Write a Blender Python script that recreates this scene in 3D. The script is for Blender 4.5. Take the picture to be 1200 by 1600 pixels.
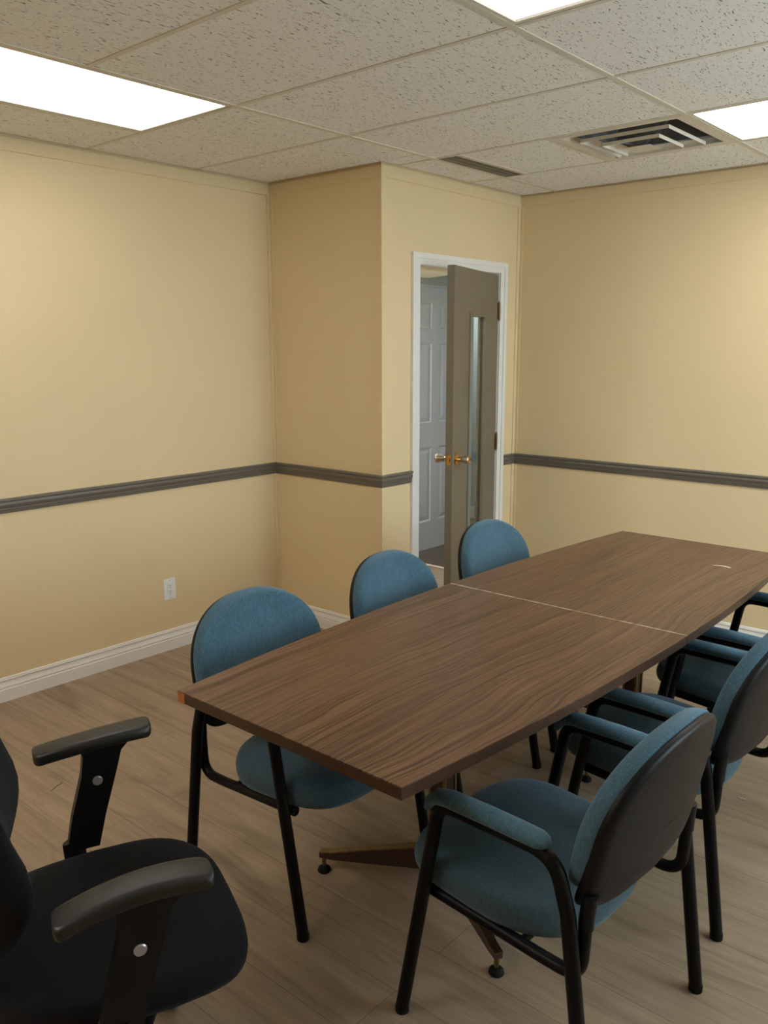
import bpy, bmesh, math, random
from mathutils import Vector, Matrix

random.seed(7)
for o in list(bpy.data.objects):
    bpy.data.objects.remove(o, do_unlink=True)
scene = bpy.context.scene
COL = scene.collection
PI = math.pi

# ------------------------------------------------------------------ camera
CAM_H = 1.6022
F_PX, PITCH, YAW, ROLL = 1330.2, 0.1916, 0.7168, -0.0017
fw = Vector((-math.sin(YAW) * math.cos(PITCH), math.cos(YAW) * math.cos(PITCH), -math.sin(PITCH)))
rt = Vector((math.cos(YAW), math.sin(YAW), 0))
up = rt.cross(fw)
rt2 = rt * math.cos(ROLL) + up * math.sin(ROLL)
up2 = -rt * math.sin(ROLL) + up * math.cos(ROLL)
cd = bpy.data.cameras.new('camera')
cam = bpy.data.objects.new('camera', cd)
COL.objects.link(cam)
cd.sensor_fit = 'VERTICAL'
cd.sensor_height = 24.0
cd.lens = 24.0 * F_PX / 1600.0
cd.clip_start = 0.02
cam.matrix_world = Matrix(((rt2.x, up2.x, -fw.x, 0), (rt2.y, up2.y, -fw.y, 0), (rt2.z, up2.z, -fw.z, CAM_H), (0, 0, 0, 1)))
scene.camera = cam

# ------------------------------------------------------------------ world, exposure, lamp strengths
scene.view_settings.view_transform = 'Standard'
scene.view_settings.look = 'None'
scene.view_settings.gamma = 1.0
scene.view_settings.exposure = 0.25
scene.view_settings.use_curve_mapping = False
scene.cycles.use_denoising = True
scene.cycles.max_bounces = 10
scene.cycles.diffuse_bounces = 6
scene.cycles.sample_clamp_indirect = 6.0

LAMP = {'left': 3.8, 'near': 1.4, 'far': 7.8, 'rear': 11.0, 'hall': 28.0}
LAMP_COL = (1.0, 0.975, 0.93)
SKY = 9.0

world = bpy.data.worlds.new('daylight')
scene.world = world
world.use_nodes = True
wb = world.node_tree.nodes['Background']
wb.inputs['Color'].default_value = (0.80, 0.90, 1.0, 1)
wb.inputs['Strength'].default_value = SKY

# ------------------------------------------------------------------ measures (metres)
CZ = 2.487                     # ceiling height
XA, YB, XC, YD = -3.751, 3.3375, -2.922, 4.6146   # left wall, jog wall, door wall, far wall
XR, YF = 1.35, -1.15           # wall to the right and wall behind the camera
WT = 0.12
WALL_TOP = 2.95
HX = -4.10                     # corridor's far wall
G = 0.6096
GX = [-2.665 - G, -2.665, -2.665 + 2 * G, -2.665 + 4 * G, -2.665 + 6 * G]
GY0 = 2.2171


# ------------------------------------------------------------------ material helpers
def s2l(c):
    c = c / 255.0
    return c / 12.92 if c <= 0.04045 else ((c + 0.055) / 1.055) ** 2.4


def rgb(r, g, b):
    return (s2l(r), s2l(g), s2l(b), 1.0)


class NT:
    def __init__(self, name):
        self.m = bpy.data.materials.new(name)
        self.m.use_nodes = True
        self.t = self.m.node_tree
        self.b = self.t.nodes['Principled BSDF']

    def n(self, typ, **kw):
        nd = self.t.nodes.new(typ)
        for k, v in kw.items():
            setattr(nd, k, v)
        return nd

    def l(self, a, b):
        self.t.links.new(a, b)

    def coords(self, scale=(1, 1, 1), kind='Object', rot=(0, 0, 0), loc=(0, 0, 0)):
        tc = self.n('ShaderNodeTexCoord')
        mp = self.n('ShaderNodeMapping')
        mp.inputs['Scale'].default_value = scale
        mp.inputs['Rotation'].default_value = rot
        mp.inputs['Location'].default_value = loc
        self.l(tc.outputs[kind], mp.inputs['Vector'])
        return mp.outputs['Vector']

    def noise(self, vec, scale=5, detail=4, rough=0.55, dist=0.0):
        nd = self.n('ShaderNodeTexNoise')
        nd.inputs['Scale'].default_value = scale
        nd.inputs['Detail'].default_value = detail
        nd.inputs['Roughness'].default_value = rough
        nd.inputs['Distortion'].default_value = dist
        self.l(vec, nd.inputs['Vector'])
        return nd.outputs['Fac']

    def ramp(self, fac, stops):
        r = self.n('ShaderNodeValToRGB')
        el = r.color_ramp.elements
        el[0].position, el[0].color = stops[0]
        el[1].position, el[1].color = stops[-1]
        for p, c in stops[1:-1]:
            e = el.new(p)
            e.color = c
        self.l(fac, r.inputs['Fac'])
        return r.outputs['Color']

    def mix(self, fac, a, b, mode='MIX'):
        m = self.n('ShaderNodeMix', data_type='RGBA', blend_type=mode)
        for sock, v in ((m.inputs[0], fac), (m.inputs[6], a), (m.inputs[7], b)):
            if hasattr(v, 'is_linked'):
                self.l(v, sock)
            elif isinstance(v, (int, float)):
                sock.default_value = v
            else:
                sock.default_value = v
        return m.outputs[2]

    def math(self, op, a, b=None):
        m = self.n('ShaderNodeMath', operation=op)
        for i, v in enumerate((a, b)):
            if v is None:
                continue
            if hasattr(v, 'is_linked'):
                self.l(v, m.inputs[i])
            else:
                m.inputs[i].default_value = v
        return m.outputs[0]

    def bump(self, h, strength=0.2, dist=0.002):
        b = self.n('ShaderNodeBump')
        b.inputs['Strength'].default_value = strength
        b.inputs['Distance'].default_value = dist
        self.l(h, b.inputs['Height'])
        self.l(b.outputs['Normal'], self.b.inputs['Normal'])

    def set(self, **kw):
        for k, v in kw.items():
            s = self.b.inputs[k.replace('_', ' ')]
            if hasattr(v, 'is_linked'):
                self.l(v, s)
            else:
                s.default_value = v
        return self


def plain(name, col, rough=0.5, metal=0.0, var=0.04, scale=40, bump=0.0, coat=0.0, spec=0.5):
    m = NT(name)
    v = m.coords()
    f = m.noise(v, scale, 3)
    lo = tuple(max(0, c * (1 - var)) for c in col[:3]) + (1,)
    hi = tuple(min(1, c * (1 + var)) for c in col[:3]) + (1,)
    m.set(Base_Color=m.ramp(f, [(0.3, lo), (0.7, hi)]), Roughness=rough, Metallic=metal)
    m.b.inputs['Specular IOR Level'].default_value = spec
    if coat:
        m.b.inputs['Coat Weight'].default_value = coat
    if bump:
        m.bump(f, bump, 0.001)
    return m.m


def mat_wall(name, col):
    m = NT(name)
    v = m.coords((1, 1, 1))
    big = m.noise(v, 1.3, 3)
    linen = m.noise(m.coords((160, 160, 700)), 1.0, 2)
    lo = tuple(c * 0.975 for c in col[:3]) + (1,)
    hi = tuple(min(1, c * 1.02) for c in col[:3]) + (1,)
    base = m.ramp(big, [(0.3, lo), (0.7, hi)])
    base = m.mix(0.05, base, m.ramp(linen, [(0.3, (0.3, 0.3, 0.3, 1)), (0.7, (0.9, 0.9, 0.9, 1))]), 'OVERLAY')
    m.set(Base_Color=base, Roughness=0.55)
    m.b.inputs['Specular IOR Level'].default_value = 0.3
    m.bump(linen, 0.06, 0.001)
    return m.m


def mat_tile():
    m = NT('ceiling_tile')
    base = m.ramp(m.noise(m.coords(), 90, 3), [(0.3, rgb(227, 226, 223)), (0.7, rgb(235, 234, 231))])
    out = base
    holes = None
    # short fissures: stretched noise islands in two orientations, sparse by a larger noise
    for rot, sc, off in ((0.15, 1.0, 0.0), (-0.5, 1.1, 7.3), (0.75, 1.15, 3.1)):
        v = m.coords((150 * sc, 38 * sc, 60), rot=(0, 0, rot), loc=(off, off, off))
        f = m.noise(v, 1.0, 1.5, 0.5, 0.6)
        mask = m.ramp(f, [(0.672, (0, 0, 0, 1)), (0.715, (1, 1, 1, 1))])
        holes = mask if holes is None else m.mix(1.0, holes, mask, 'LIGHTEN')
    pin = m.noise(m.coords((260, 260, 260)), 1.0, 1)
    pm = m.ramp(pin, [(0.70, (0, 0, 0, 1)), (0.75, (1, 1, 1, 1))])
    holes = m.mix(1.0, holes, m.mix(0.4, (0, 0, 0, 1), pm), 'LIGHTEN')
    out = m.mix(m.math('MULTIPLY', holes, 0.78), base, rgb(84, 76, 66))
    m.set(Base_Color=out, Roughness=0.95)
    m.b.inputs['Specular IOR Level'].default_value = 0.1
    inv = m.math('SUBTRACT', 1.0, holes)
    m.bump(inv, 0.35, 0.003)
    return m.m


def mat_floor(name, tone=1.0):
    m = NT(name)
    v = m.coords()
    br = m.n('ShaderNodeTexBrick')
    br.offset = 0.37
    br.offset_frequency = 2
    br.inputs['Scale'].default_value = 1.0
    br.inputs['Brick Width'].default_value = 1.22
    br.inputs['Row Height'].default_value = 0.18
    br.inputs['Mortar Size'].default_value = 0.0011
    br.inputs['Mortar Smooth'].default_value = 0.2
    br.inputs['Bias'].default_value = 0.0
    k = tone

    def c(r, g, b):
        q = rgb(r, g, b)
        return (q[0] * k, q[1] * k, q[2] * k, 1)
    br.inputs['Color1'].default_value = c(144, 124, 104)
    br.inputs['Color2'].default_value = c(158, 138, 118)
    br.inputs['Mortar'].default_value = c(104, 85, 66)
    m.l(v, br.inputs['Vector'])
    # grain runs along the planks (x)
    g1 = m.noise(m.coords((1.7, 22, 1)), 1.0, 6, 0.62, 0.5)
    g2 = m.noise(m.coords((5, 95, 1)), 1.0, 3, 0.6)
    g3 = m.noise(m.coords((1.1, 4.5, 1), loc=(3, 5, 0)), 1.0, 4, 0.6, 1.0)
    base = m.mix(0.5, br.outputs['Color'], m.ramp(g1, [(0.28, c(108, 91, 75)), (0.48, c(146, 126, 106)), (0.72, c(168, 148, 126))]))
    base = m.mix(0.18, base, m.ramp(g2, [(0.3, (0.25, 0.25, 0.25, 1)), (0.7, (0.8, 0.8, 0.8, 1))]), 'OVERLAY')
    base = m.mix(m.ramp(g3, [(0.56, (0, 0, 0, 1)), (0.74, (0.75, 0.75, 0.75, 1))]), base, c(98, 80, 62))
    base = m.mix(m.math('MULTIPLY', br.outputs['Fac'], 0.55), base, c(98, 80, 62))
    m.set(Base_Color=base, Roughness=m.ramp(g1, [(0.3, (0.5, 0.5, 0.5, 1)), (0.7, (0.4, 0.4, 0.4, 1))]))
    m.b.inputs['Specular IOR Level'].default_value = 0.35
    h = m.math('SUBTRACT', m.math('MULTIPLY', g2, 0.3), m.math('MULTIPLY', br.outputs['Fac'], 1.0))
    m.bump(h, 0.15, 0.001)
    return m.m


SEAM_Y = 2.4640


def mat_wood(name, seam=True, dark=1.0):
    """walnut laminate, grain along the table's length (object y)"""
    m = NT(name)

    def c(r, g, b):
        q = rgb(r, g, b)
        return (q[0] * dark, q[1] * dark, q[2] * dark, 1)
    warp = m.noise(m.coords((2.2, 0.9, 1)), 1.0, 3, 0.5)
    tc = m.n('ShaderNodeTexCoord')
    sep = m.n('ShaderNodeSeparateXYZ')
    m.l(tc.outputs['Object'], sep.inputs[0])
    # cathedral bands: x shifted by a slow noise, then cut into fine irregular lines
    xs = m.math('ADD', m.math('MULTIPLY', sep.outputs['X'], 1.0), m.math('MULTIPLY', warp, 0.20))
    cb = m.n('ShaderNodeCombineXYZ')
    m.l(m.math('MULTIPLY', xs, 150.0), cb.inputs['X'])
    m.l(m.math('MULTIPLY', sep.outputs['Y'], 1.1), cb.inputs['Y'])
    m.l(sep.outputs['Z'], cb.inputs['Z'])
    lines = m.noise(cb.outputs[0], 1.0, 4, 0.6, 0.3)
    fine = m.noise(m.coords((300, 9, 40)), 1.0, 4, 0.65)
    tone = m.noise(m.coords((5, 1.2, 1), loc=(4, 2, 0)), 1.0, 3)
    base = m.ramp(lines, [(0.36, c(50, 33, 24)), (0.45, c(92, 65, 47)), (0.54, c(116, 85, 64)), (0.68, c(134, 103, 80))])
    base = m.mix(0.5, base, m.ramp(fine, [(0.32, (0.10, 0.09, 0.09, 1)), (0.5, (0.5, 0.49, 0.48, 1)), (0.7, (0.74, 0.72, 0.70, 1))]), 'OVERLAY')
    base = m.mix(0.25, base, m.ramp(tone, [(0.3, c(90, 63, 43)), (0.7, c(138, 106, 78))]))
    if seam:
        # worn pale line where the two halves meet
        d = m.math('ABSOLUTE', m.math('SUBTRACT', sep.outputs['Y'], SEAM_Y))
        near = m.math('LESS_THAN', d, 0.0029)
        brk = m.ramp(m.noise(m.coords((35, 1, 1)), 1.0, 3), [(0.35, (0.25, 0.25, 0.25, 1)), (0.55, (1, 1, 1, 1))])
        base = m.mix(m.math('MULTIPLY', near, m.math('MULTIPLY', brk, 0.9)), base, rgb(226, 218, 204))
    m.set(Base_Color=base, Roughness=m.ramp(fine, [(0.3, (0.40, 0.40, 0.40, 1)), (0.7, (0.33, 0.33, 0.33, 1))]))
    m.b.inputs['Specular IOR Level'].default_value = 0.4
    return m.m


def mat_fabric(name, col, col2, bump=0.7, sheen=0.28, scale=1.0):
    m = NT(name)
    wv = m.coords((300 * scale, 300 * scale, 300 * scale))
    n1 = m.noise(wv, 1.0, 2, 0.6)
    streak = m.noise(m.coords((240 * scale, 240 * scale, 40 * scale)), 1.0, 2)
    wear = m.noise(m.coords((1, 1, 1)), 6, 3)
    base = m.ramp(n1, [(0.28, col2), (0.72, col)])
    base = m.mix(0.4, base, m.ramp(streak, [(0.3, col2), (0.7, col)]))
    base = m.mix(0.15, base, m.ramp(wear, [(0.35, col2), (0.65, col)]))
    m.set(Base_Color=base, Roughness=0.9)
    m.b.inputs['Specular IOR Level'].default_value = 0.2
    m.b.inputs['Sheen Weight'].default_value = sheen
    m.b.inputs['Sheen Roughness'].default_value = 0.45
    m.b.inputs['Sheen Tint'].default_value = (0.65, 0.82, 1.0, 1)
    m.bump(n1, bump, 0.0015)
    return m.m


def mat_emit(name, strength, col):
    m = NT(name)
    f = m.noise(m.coords((1, 1, 1)), 300, 2)
    c2 = tuple(c * 0.96 for c in col) + (1,)
    m.set(Base_Color=(0.9, 0.9, 0.9, 1), Emission_Color=m.ramp(f, [(0.3, c2), (0.7, tuple(col) + (1,))]), Emission_Strength=strength, Roughness=0.4)
    return m.m


def mat_glass(name, gloss=0.10):
    m = NT(name)
    out = m.t.nodes['Material Output']
    tr = m.n('ShaderNodeBsdfTransparent')
    tr.inputs[0].default_value = (0.90, 0.94, 0.92, 1)
    gl = m.n('ShaderNodeBsdfGlossy')
    gl.inputs['Roughness'].default_value = 0.03
    fr = m.n('ShaderNodeFresnel')
    fr.inputs['IOR'].default_value = 1.5
    mx = m.n('ShaderNodeMixShader')
    ge = m.n('ShaderNodeNewGeometry')
    m.l(m.math('MULTIPLY', fr.outputs[0], m.math('SUBTRACT', 1.0, ge.outputs['Backfacing'])), mx.inputs[0])
    m.l(tr.outputs[0], mx.inputs[1])
    m.l(gl.outputs[0], mx.inputs[2])
    m.l(mx.outputs[0], out.inputs['Surface'])
    return m.m


def mat_perf(name):
    m = NT(name)
    vo = m.n('ShaderNodeTexVoronoi')
    vo.inputs['Scale'].default_value = 1.0
    vo.inputs['Randomness'].default_value = 0.0
    m.l(m.coords((110, 110, 1)), vo.inputs['Vector'])
    f = m.ramp(vo.outputs['Distance'], [(0.28, (0, 0, 0, 1)), (0.34, (1, 1, 1, 1))])
    m.set(Base_Color=m.mix(f, rgb(52, 44, 34), rgb(150, 136, 112)), Roughness=0.6)
    return m.m


M = {}
M['wall'] = mat_wall('cream_wall', rgb(221, 200, 160))
M['wall_hall'] = mat_wall('corridor_wall', rgb(176, 182, 182))
M['crown'] = plain('cream_trim', rgb(219, 198, 158), 0.45, var=0.02)
M['tile'] = mat_tile()
M['tee'] = plain('tee_bar', rgb(204, 199, 186), 0.5, var=0.02)
M['floor'] = mat_floor('plank_floor')
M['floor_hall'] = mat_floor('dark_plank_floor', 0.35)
M['white'] = plain('white_gloss_paint', rgb(226, 224, 220), 0.35, var=0.02, scale=25)
M['white_door'] = plain('white_door_paint', rgb(204, 207, 214), 0.4, var=0.02, scale=25)
M['rail'] = plain('grey_rail_paint', rgb(104, 98, 90), 0.38, var=0.04)
M['door'] = plain('taupe_door_paint', rgb(113, 104, 90), 0.42, var=0.04, scale=18)
M['brass'] = plain('brass', rgb(214, 168, 98), 0.22, 1.0, var=0.05)
M['steel'] = plain('satin_nickel', rgb(186, 178, 160), 0.28, 1.0, var=0.05)
M['dark_brass'] = plain('aged_brass', rgb(132, 110, 80), 0.38, 1.0, var=0.15, scale=60)
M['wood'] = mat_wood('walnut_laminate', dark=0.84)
M['wood_edge'] = plain('walnut_edge_banding', rgb(68, 48, 35), 0.34, var=0.18, scale=30)
M['raw_edge'] = plain('raw_wood_edge', rgb(168, 98, 46), 0.6, var=0.25, scale=120)
M['veneer'] = plain('dark_walnut_panel', rgb(58, 38, 30), 0.4, var=0.25, scale=60)
M['fabric'] = mat_fabric('blue_fabric', rgb(86, 119, 138), rgb(44, 73, 92))
M['fabric_seat_shaded'] = mat_fabric('blue_fabric_shaded', rgb(72, 95, 106), rgb(42, 61, 72))  # same blue fabric; the seat's weaker light is put into this duller colour
M['black_tube'] = plain('black_powder_coat', rgb(12, 12, 14), 0.42, var=0.1, scale=200, spec=0.15)
M['black_shell'] = plain('black_plastic_shell', rgb(15, 17, 22), 0.45, var=0.08, scale=300, bump=0.15, spec=0.22)
M['rubber'] = plain('black_rubber', rgb(14, 14, 14), 0.6, var=0.1, spec=0.15)
M['black_fabric'] = mat_fabric('black_upholstery', rgb(19, 19, 23), rgb(10, 10, 13), 0.4, 0.05)
M['black_plastic'] = plain('black_plastic', rgb(14, 14, 15), 0.45, var=0.1, scale=150, spec=0.25)
M['arm_rubber'] = plain('soft_black_arm_pad', rgb(29, 29, 28), 0.38, var=0.08, scale=350, bump=0.12, spec=0.4)
M['cap'] = plain('silver_bolt_cap', rgb(168, 170, 176), 0.35, 0.6, var=0.03)
M['plate'] = plain('white_plastic', rgb(232, 232, 236), 0.35, var=0.01)
M['slot'] = plain('outlet_slot', rgb(24, 22, 22), 0.6, var=0.05)
M['vent'] = plain('white_enamel_steel', rgb(205, 200, 188), 0.4, var=0.02)
M['duct'] = plain('dark_duct', rgb(128, 130, 134), 0.5, 0.0, var=0.3, scale=8)
M['perf'] = mat_perf('perforated_tan_steel')
M['glass'] = mat_glass('clear_glass')
M['soffit'] = mat_wall('cream_soffit', rgb(238, 222, 184))
M['strip'] = plain('pale_threshold', rgb(214, 204, 186), 0.4, var=0.05)
M['scrap'] = plain('pale_peeled_scrap', rgb(206, 196, 172), 0.7, var=0.06)
M['thread'] = plain('dark_thread', rgb(48, 36, 26), 0.8, var=0.1)


# ------------------------------------------------------------------ geometry helpers
def link(name, bm, mat, parent=None, smooth=True, angle=40, loc=None):
    me = bpy.data.meshes.new(name)
    bmesh.ops.recalc_face_normals(bm, faces=bm.faces[:])
    bm.to_mesh(me)
    bm.free()
    for mm in (mat if isinstance(mat, (list, tuple)) else [mat]):
        me.materials.append(mm)
    if smooth:
        for p in me.polygons:
            p.use_smooth = True
        me.set_sharp_from_angle(angle=math.radians(angle))
    o = bpy.data.objects.new(name, me)
    COL.objects.link(o)
    if parent:
        o.parent = parent
    if loc:
        o.location = loc
    return o


def tag(o, label=None, cat=None, group=None, kind=None):
    if label:
        o['label'] = label
    if cat:
        o['category'] = cat
    if group:
        o['group'] = group
    if kind:
        o['kind'] = kind
    return o


def empty(name, loc=(0, 0, 0), rz=0.0):
    o = bpy.data.objects.new(name, None)
    o.empty_display_size = 0.1
    COL.objects.link(o)
    o.location = loc
    o.rotation_euler = (0, 0, rz)
    return o


def box(bm, x0, x1, y0, y1, z0, z1, mi=0):
    v = [bm.verts.new((x, y, z)) for z in (z0, z1) for y in (y0, y1) for x in (x0, x1)]
    for f in ((0, 2, 3, 1), (4, 5, 7, 6), (0, 1, 5, 4), (2, 6, 7, 3), (0, 4, 6, 2), (1, 3, 7, 5)):
        fa = bm.faces.new([v[i] for i in f])
        fa.material_index = mi
    return v


def bevel(bm, w, seg=2, verts=None, angle=30):
    es = []
    for e in bm.edges:
        if len(e.link_faces) == 2 and e.calc_face_angle(0) > math.radians(angle):
            es.append(e)
    bmesh.ops.bevel(bm, geom=es, offset=w, segments=seg, affect='EDGES', profile=0.5, clamp_overlap=True)


def xform(bm, verts, mat):
    for v in verts:
        v.co = mat @ v.co


def prism(bm, poly, z0, z1, mi=0):
    a = [bm.verts.new((x, y, z0)) for x, y in poly]
    b = [bm.verts.new((x, y, z1)) for x, y in poly]
    n = len(poly)
    fs = [bm.faces.new(a[::-1]), bm.faces.new(b)]
    for i in range(n):
        fs.append(bm.faces.new((a[i], a[(i + 1) % n], b[(i + 1) % n], b[i])))
    for f in fs:
        f.material_index = mi
    return a + b


def lathe(bm, prof, seg=24, mat=None):
    """prof: list of (r, z); closed with caps"""
    rings = []
    vs = []
    for r, z in prof:
        ring = [bm.verts.new((r * math.cos(2 * PI * i / seg), r * math.sin(2 * PI * i / seg), z)) for i in range(seg)]
        rings.append(ring)
        vs += ring
    for a, b in zip(rings, rings[1:]):
        for i in range(seg):
            bm.faces.new((a[i], a[(i + 1) % seg], b[(i + 1) % seg], b[i]))
    bm.faces.new(rings[0][::-1])
    bm.faces.new(rings[-1])
    if mat:
        xform(bm, vs, mat)
    return vs


def fillet(pts, radii, n=8):
    """polyline with rounded corners"""
    pts = [Vector(p) for p in pts]
    out = [pts[0]]
    for i in range(1, len(pts) - 1):
        p, a, b = pts[i], pts[i - 1], pts[i + 1]
        r = radii[i] if isinstance(radii, (list, tuple)) else radii
        u, w = (a - p).normalized(), (b - p).normalized()
        ang = u.angle(w)
        d = min(r / math.tan(ang / 2), (a - p).length * 0.49, (b - p).length * 0.49)
        s, e = p + u * d, p + w * d
        for k in range(n + 1):
            t = k / n
            out.append((1 - t) ** 2 * s + 2 * t * (1 - t) * p + t * t * e)
    out.append(pts[-1])
    return out


def tube(bm, path, r, seg=14, sx=1.0, sy=1.0, cap_round=False, upv=None):
    path = [Vector(p) for p in path]
    n = len(path)
    tang = []
    for i in range(n):
        a = path[max(0, i - 1)]
        b = path[min(n - 1, i + 1)]
        tang.append((b - a).normalized())
    ref = Vector(upv) if upv else (Vector((0, 0, 1)) if abs(tang[0].z) < 0.9 else Vector((0, 1, 0)))
    nrm = (ref - tang[0] * ref.dot(tang[0])).normalized()
    rings = []
    rr = r if isinstance(r, (list, tuple)) else [r] * n
    for i in range(n):
        if i:
            nrm = (nrm - tang[i] * nrm.dot(tang[i])).normalized()
        bi = tang[i].cross(nrm)
        ring = []
        for k in range(seg):
            a = 2 * PI * k / seg
            ring.append(bm.verts.new(path[i] + (nrm * math.cos(a) * sx + bi * math.sin(a) * sy) * rr[i]))
        rings.append(ring)
    for a, b in zip(rings, rings[1:]):
        for k in range(seg):
            bm.faces.new((a[k], a[(k + 1) % seg], b[(k + 1) % seg], b[k]))
    bm.faces.new(rings[0][::-1])
    bm.faces.new(rings[-1])


def sweep_profile(bm, path, prof, closed_ends=True):
    """profile (d, z) mitred along an xy polyline; d is the distance off the wall to the path's right-hand side"""
    n = len(path)
    P = [Vector((p[0], p[1])) for p in path]
    rings = []
    for i in range(n):
        def nr(a, b):
            t = (b - a).normalized()
            return Vector((t.y, -t.x))
        if i == 0:
            m = nr(P[0], P[1])
        elif i == n - 1:
            m = nr(P[-2], P[-1])
        else:
            n1, n2 = nr(P[i - 1], P[i]), nr(P[i], P[i + 1])
            m = (n1 + n2)
            m = m / (m.dot(n1))
        rings.append([bm.verts.new((P[i].x + m.x * d, P[i].y + m.y * d, z)) for d, z in prof])
    k = len(prof)
    for a, b in zip(rings, rings[1:]):
        for j in range(k):
            bm.faces.new((a[j], a[(j + 1) % k], b[(j + 1) % k], b[j]))
    bm.faces.new(rings[0])
    bm.faces.new(rings[-1][::-1])


def superellipse(a, b, n, seg=48, cx=0.0, cy=0.0):
    out = []
    for i in range(seg):
        t = 2 * PI * i / seg
        c, s = math.cos(t), math.sin(t)
        out.append((cx + a * math.copysign(abs(c) ** (2 / n), c), cy + b * math.copysign(abs(s) ** (2 / n), s)))
    return out


def pillow(bm, outline, prof, fn, ctr=(0, 0)):
    """rings of an outline shrunk by 'scale' at height h; prof = [(scale, h)...] from bottom to top, fn maps (x, y, h) to a point"""
    rings = []
    for s, h in prof:
        rings.append([bm.verts.new(fn(ctr[0] + (x - ctr[0]) * s, ctr[1] + (y - ctr[1]) * s, h)) for x, y in outline])
    n = len(outline)
    for a, b in zip(rings, rings[1:]):
        for i in range(n):
            bm.faces.new((a[i], a[(i + 1) % n], b[(i + 1) % n], b[i]))
    for ring, s in ((rings[0], -1), (rings[-1], 1)):
        bm.faces.new(ring if s > 0 else ring[::-1])


def cushion_prof(t, edge=0.06, dome=0.012, flat=0.5, bottom_in=0.0):
    """cross-section of an upholstered pad of thickness t: bottom plate, rounded rim, gently domed top"""
    pr = [(0.35, 0.0), (0.80 - bottom_in, 0.0), (1 - edge * 0.6 - bottom_in, 0.0)]
    for k in range(0, 7):
        a = -PI / 2 + PI * k / 6
        pr.append((1 - edge * 0.55 + edge * 0.55 * math.cos(a), t * 0.5 + t * 0.5 * math.sin(a)))
    for s in (0.88, 0.76, 0.6, 0.45, 0.3, 0.15, 0.05):
        pr.append((s, t + dome * (1 - s ** 2) ** 1.0))
    return pr


def struct(name, bm, mat, label, cat, smooth=False, parent=None, angle=40):
    o = link(name, bm, mat, parent, smooth, angle)
    if parent is None:
        tag(o, label, cat, kind='structure')
    return o


# ------------------------------------------------------------------ the room shell
bm = bmesh.new()
box(bm, XA - WT, XR + WT, YF - WT, YB, -0.1, 0)
box(bm, HX - 0.6, XR + WT, YB, 4.87, -0.1, 0)
struct('floor', bm, M['floor'], 'brown grey wood plank floor of the meeting room', 'floor')

bm = bmesh.new()
box(bm, -5.4, XC, 4.87, 6.75, -0.1, 0)
struct('floor_corridor', bm, M['floor_hall'], 'dark wood plank floor of the corridor beyond the door', 'floor')

bm = bmesh.new()
box(bm, HX, XC - WT - 0.002, 4.862, 4.882, 0.0, 0.006)
bevel(bm, 0.002, 1)
struct('trim_1', bm, M['strip'], 'thin pale threshold strip on the corridor floor', 'threshold')

bm = bmesh.new()
box(bm, XA - WT, XA, YF, YB, 0, WALL_TOP)
struct('wall_left', bm, M['wall'], 'long cream wall on the left with the power outlet', 'wall')
bm = bmesh.new()
box(bm, XA - WT, XC - WT, YB, YB + WT, 0, WALL_TOP)
struct('wall_jog', bm, M['wall'], 'short cream wall of the corner jog left of the door', 'wall')

DY0, DY1, DH = 3.625, 4.415, 2.045       # rough opening
bm = bmesh.new()
box(bm, XC - WT, XC, YB, DY0, 0, WALL_TOP)
box(bm, XC - WT, XC, DY1, YD + WT, 0, WALL_TOP)
box(bm, XC - WT, XC, DY0, DY1, DH, WALL_TOP)
struct('wall_door', bm, M['wall'], 'narrow cream wall that holds the open grey door', 'wall')
bm = bmesh.new()
box(bm, XC, XR, YD, YD + WT, 0, WALL_TOP)
struct('wall_back', bm, M['wall'], 'cream wall behind the far end of the table', 'wall')

# wall to the right with a window, wall behind the camera
WY0, WY1, WZ0, WZ1 = 1.9, 4.3, 0.85, 2.2
bm = bmesh.new()
box(bm, XR, XR + WT, YF, WY0, 0, WALL_TOP)
box(bm, XR, XR + WT, WY1, YD + WT, 0, WALL_TOP)
box(bm, XR, XR + WT, WY0, WY1, 0, WZ0)
box(bm, XR, XR + WT, WY0, WY1, WZ1, WALL_TOP)
struct('wall_right', bm, M['wall'], 'cream wall on the right outside the photo', 'wall')
bm = bmesh.new()
box(bm, XA - WT, XR + WT, YF - WT, YF, 0, WALL_TOP)
struct('wall_front', bm, M['wall'], 'cream wall behind the camera', 'wall')

win = empty('window_1', (XR + 0.05, (WY0 + WY1) / 2, WZ0))
tag(win, 'white framed window in the right wall outside the photo', 'window', kind='structure')
bm = bmesh.new()
hw = (WY1 - WY0) / 2
H = WZ1 - WZ0
for y0, y1, z0, z1 in ((-hw, hw, 0, 0.05), (-hw, hw, H - 0.05, H), (-hw, -hw + 0.05, 0.05, H - 0.05), (hw - 0.05, hw, 0.05, H - 0.05), (-0.025, 0.025, 0.05, H - 0.05)):
    box(bm, -0.03, 0.03, y0, y1, z0, z1)
link('window_frame', bm, M['white'], win, False)
bm = bmesh.new()
box(bm, -0.003, 0.003, -hw + 0.05, hw - 0.05, 0.05, H - 0.05)
link('pane', bm, M['glass'], win, False)

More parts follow.
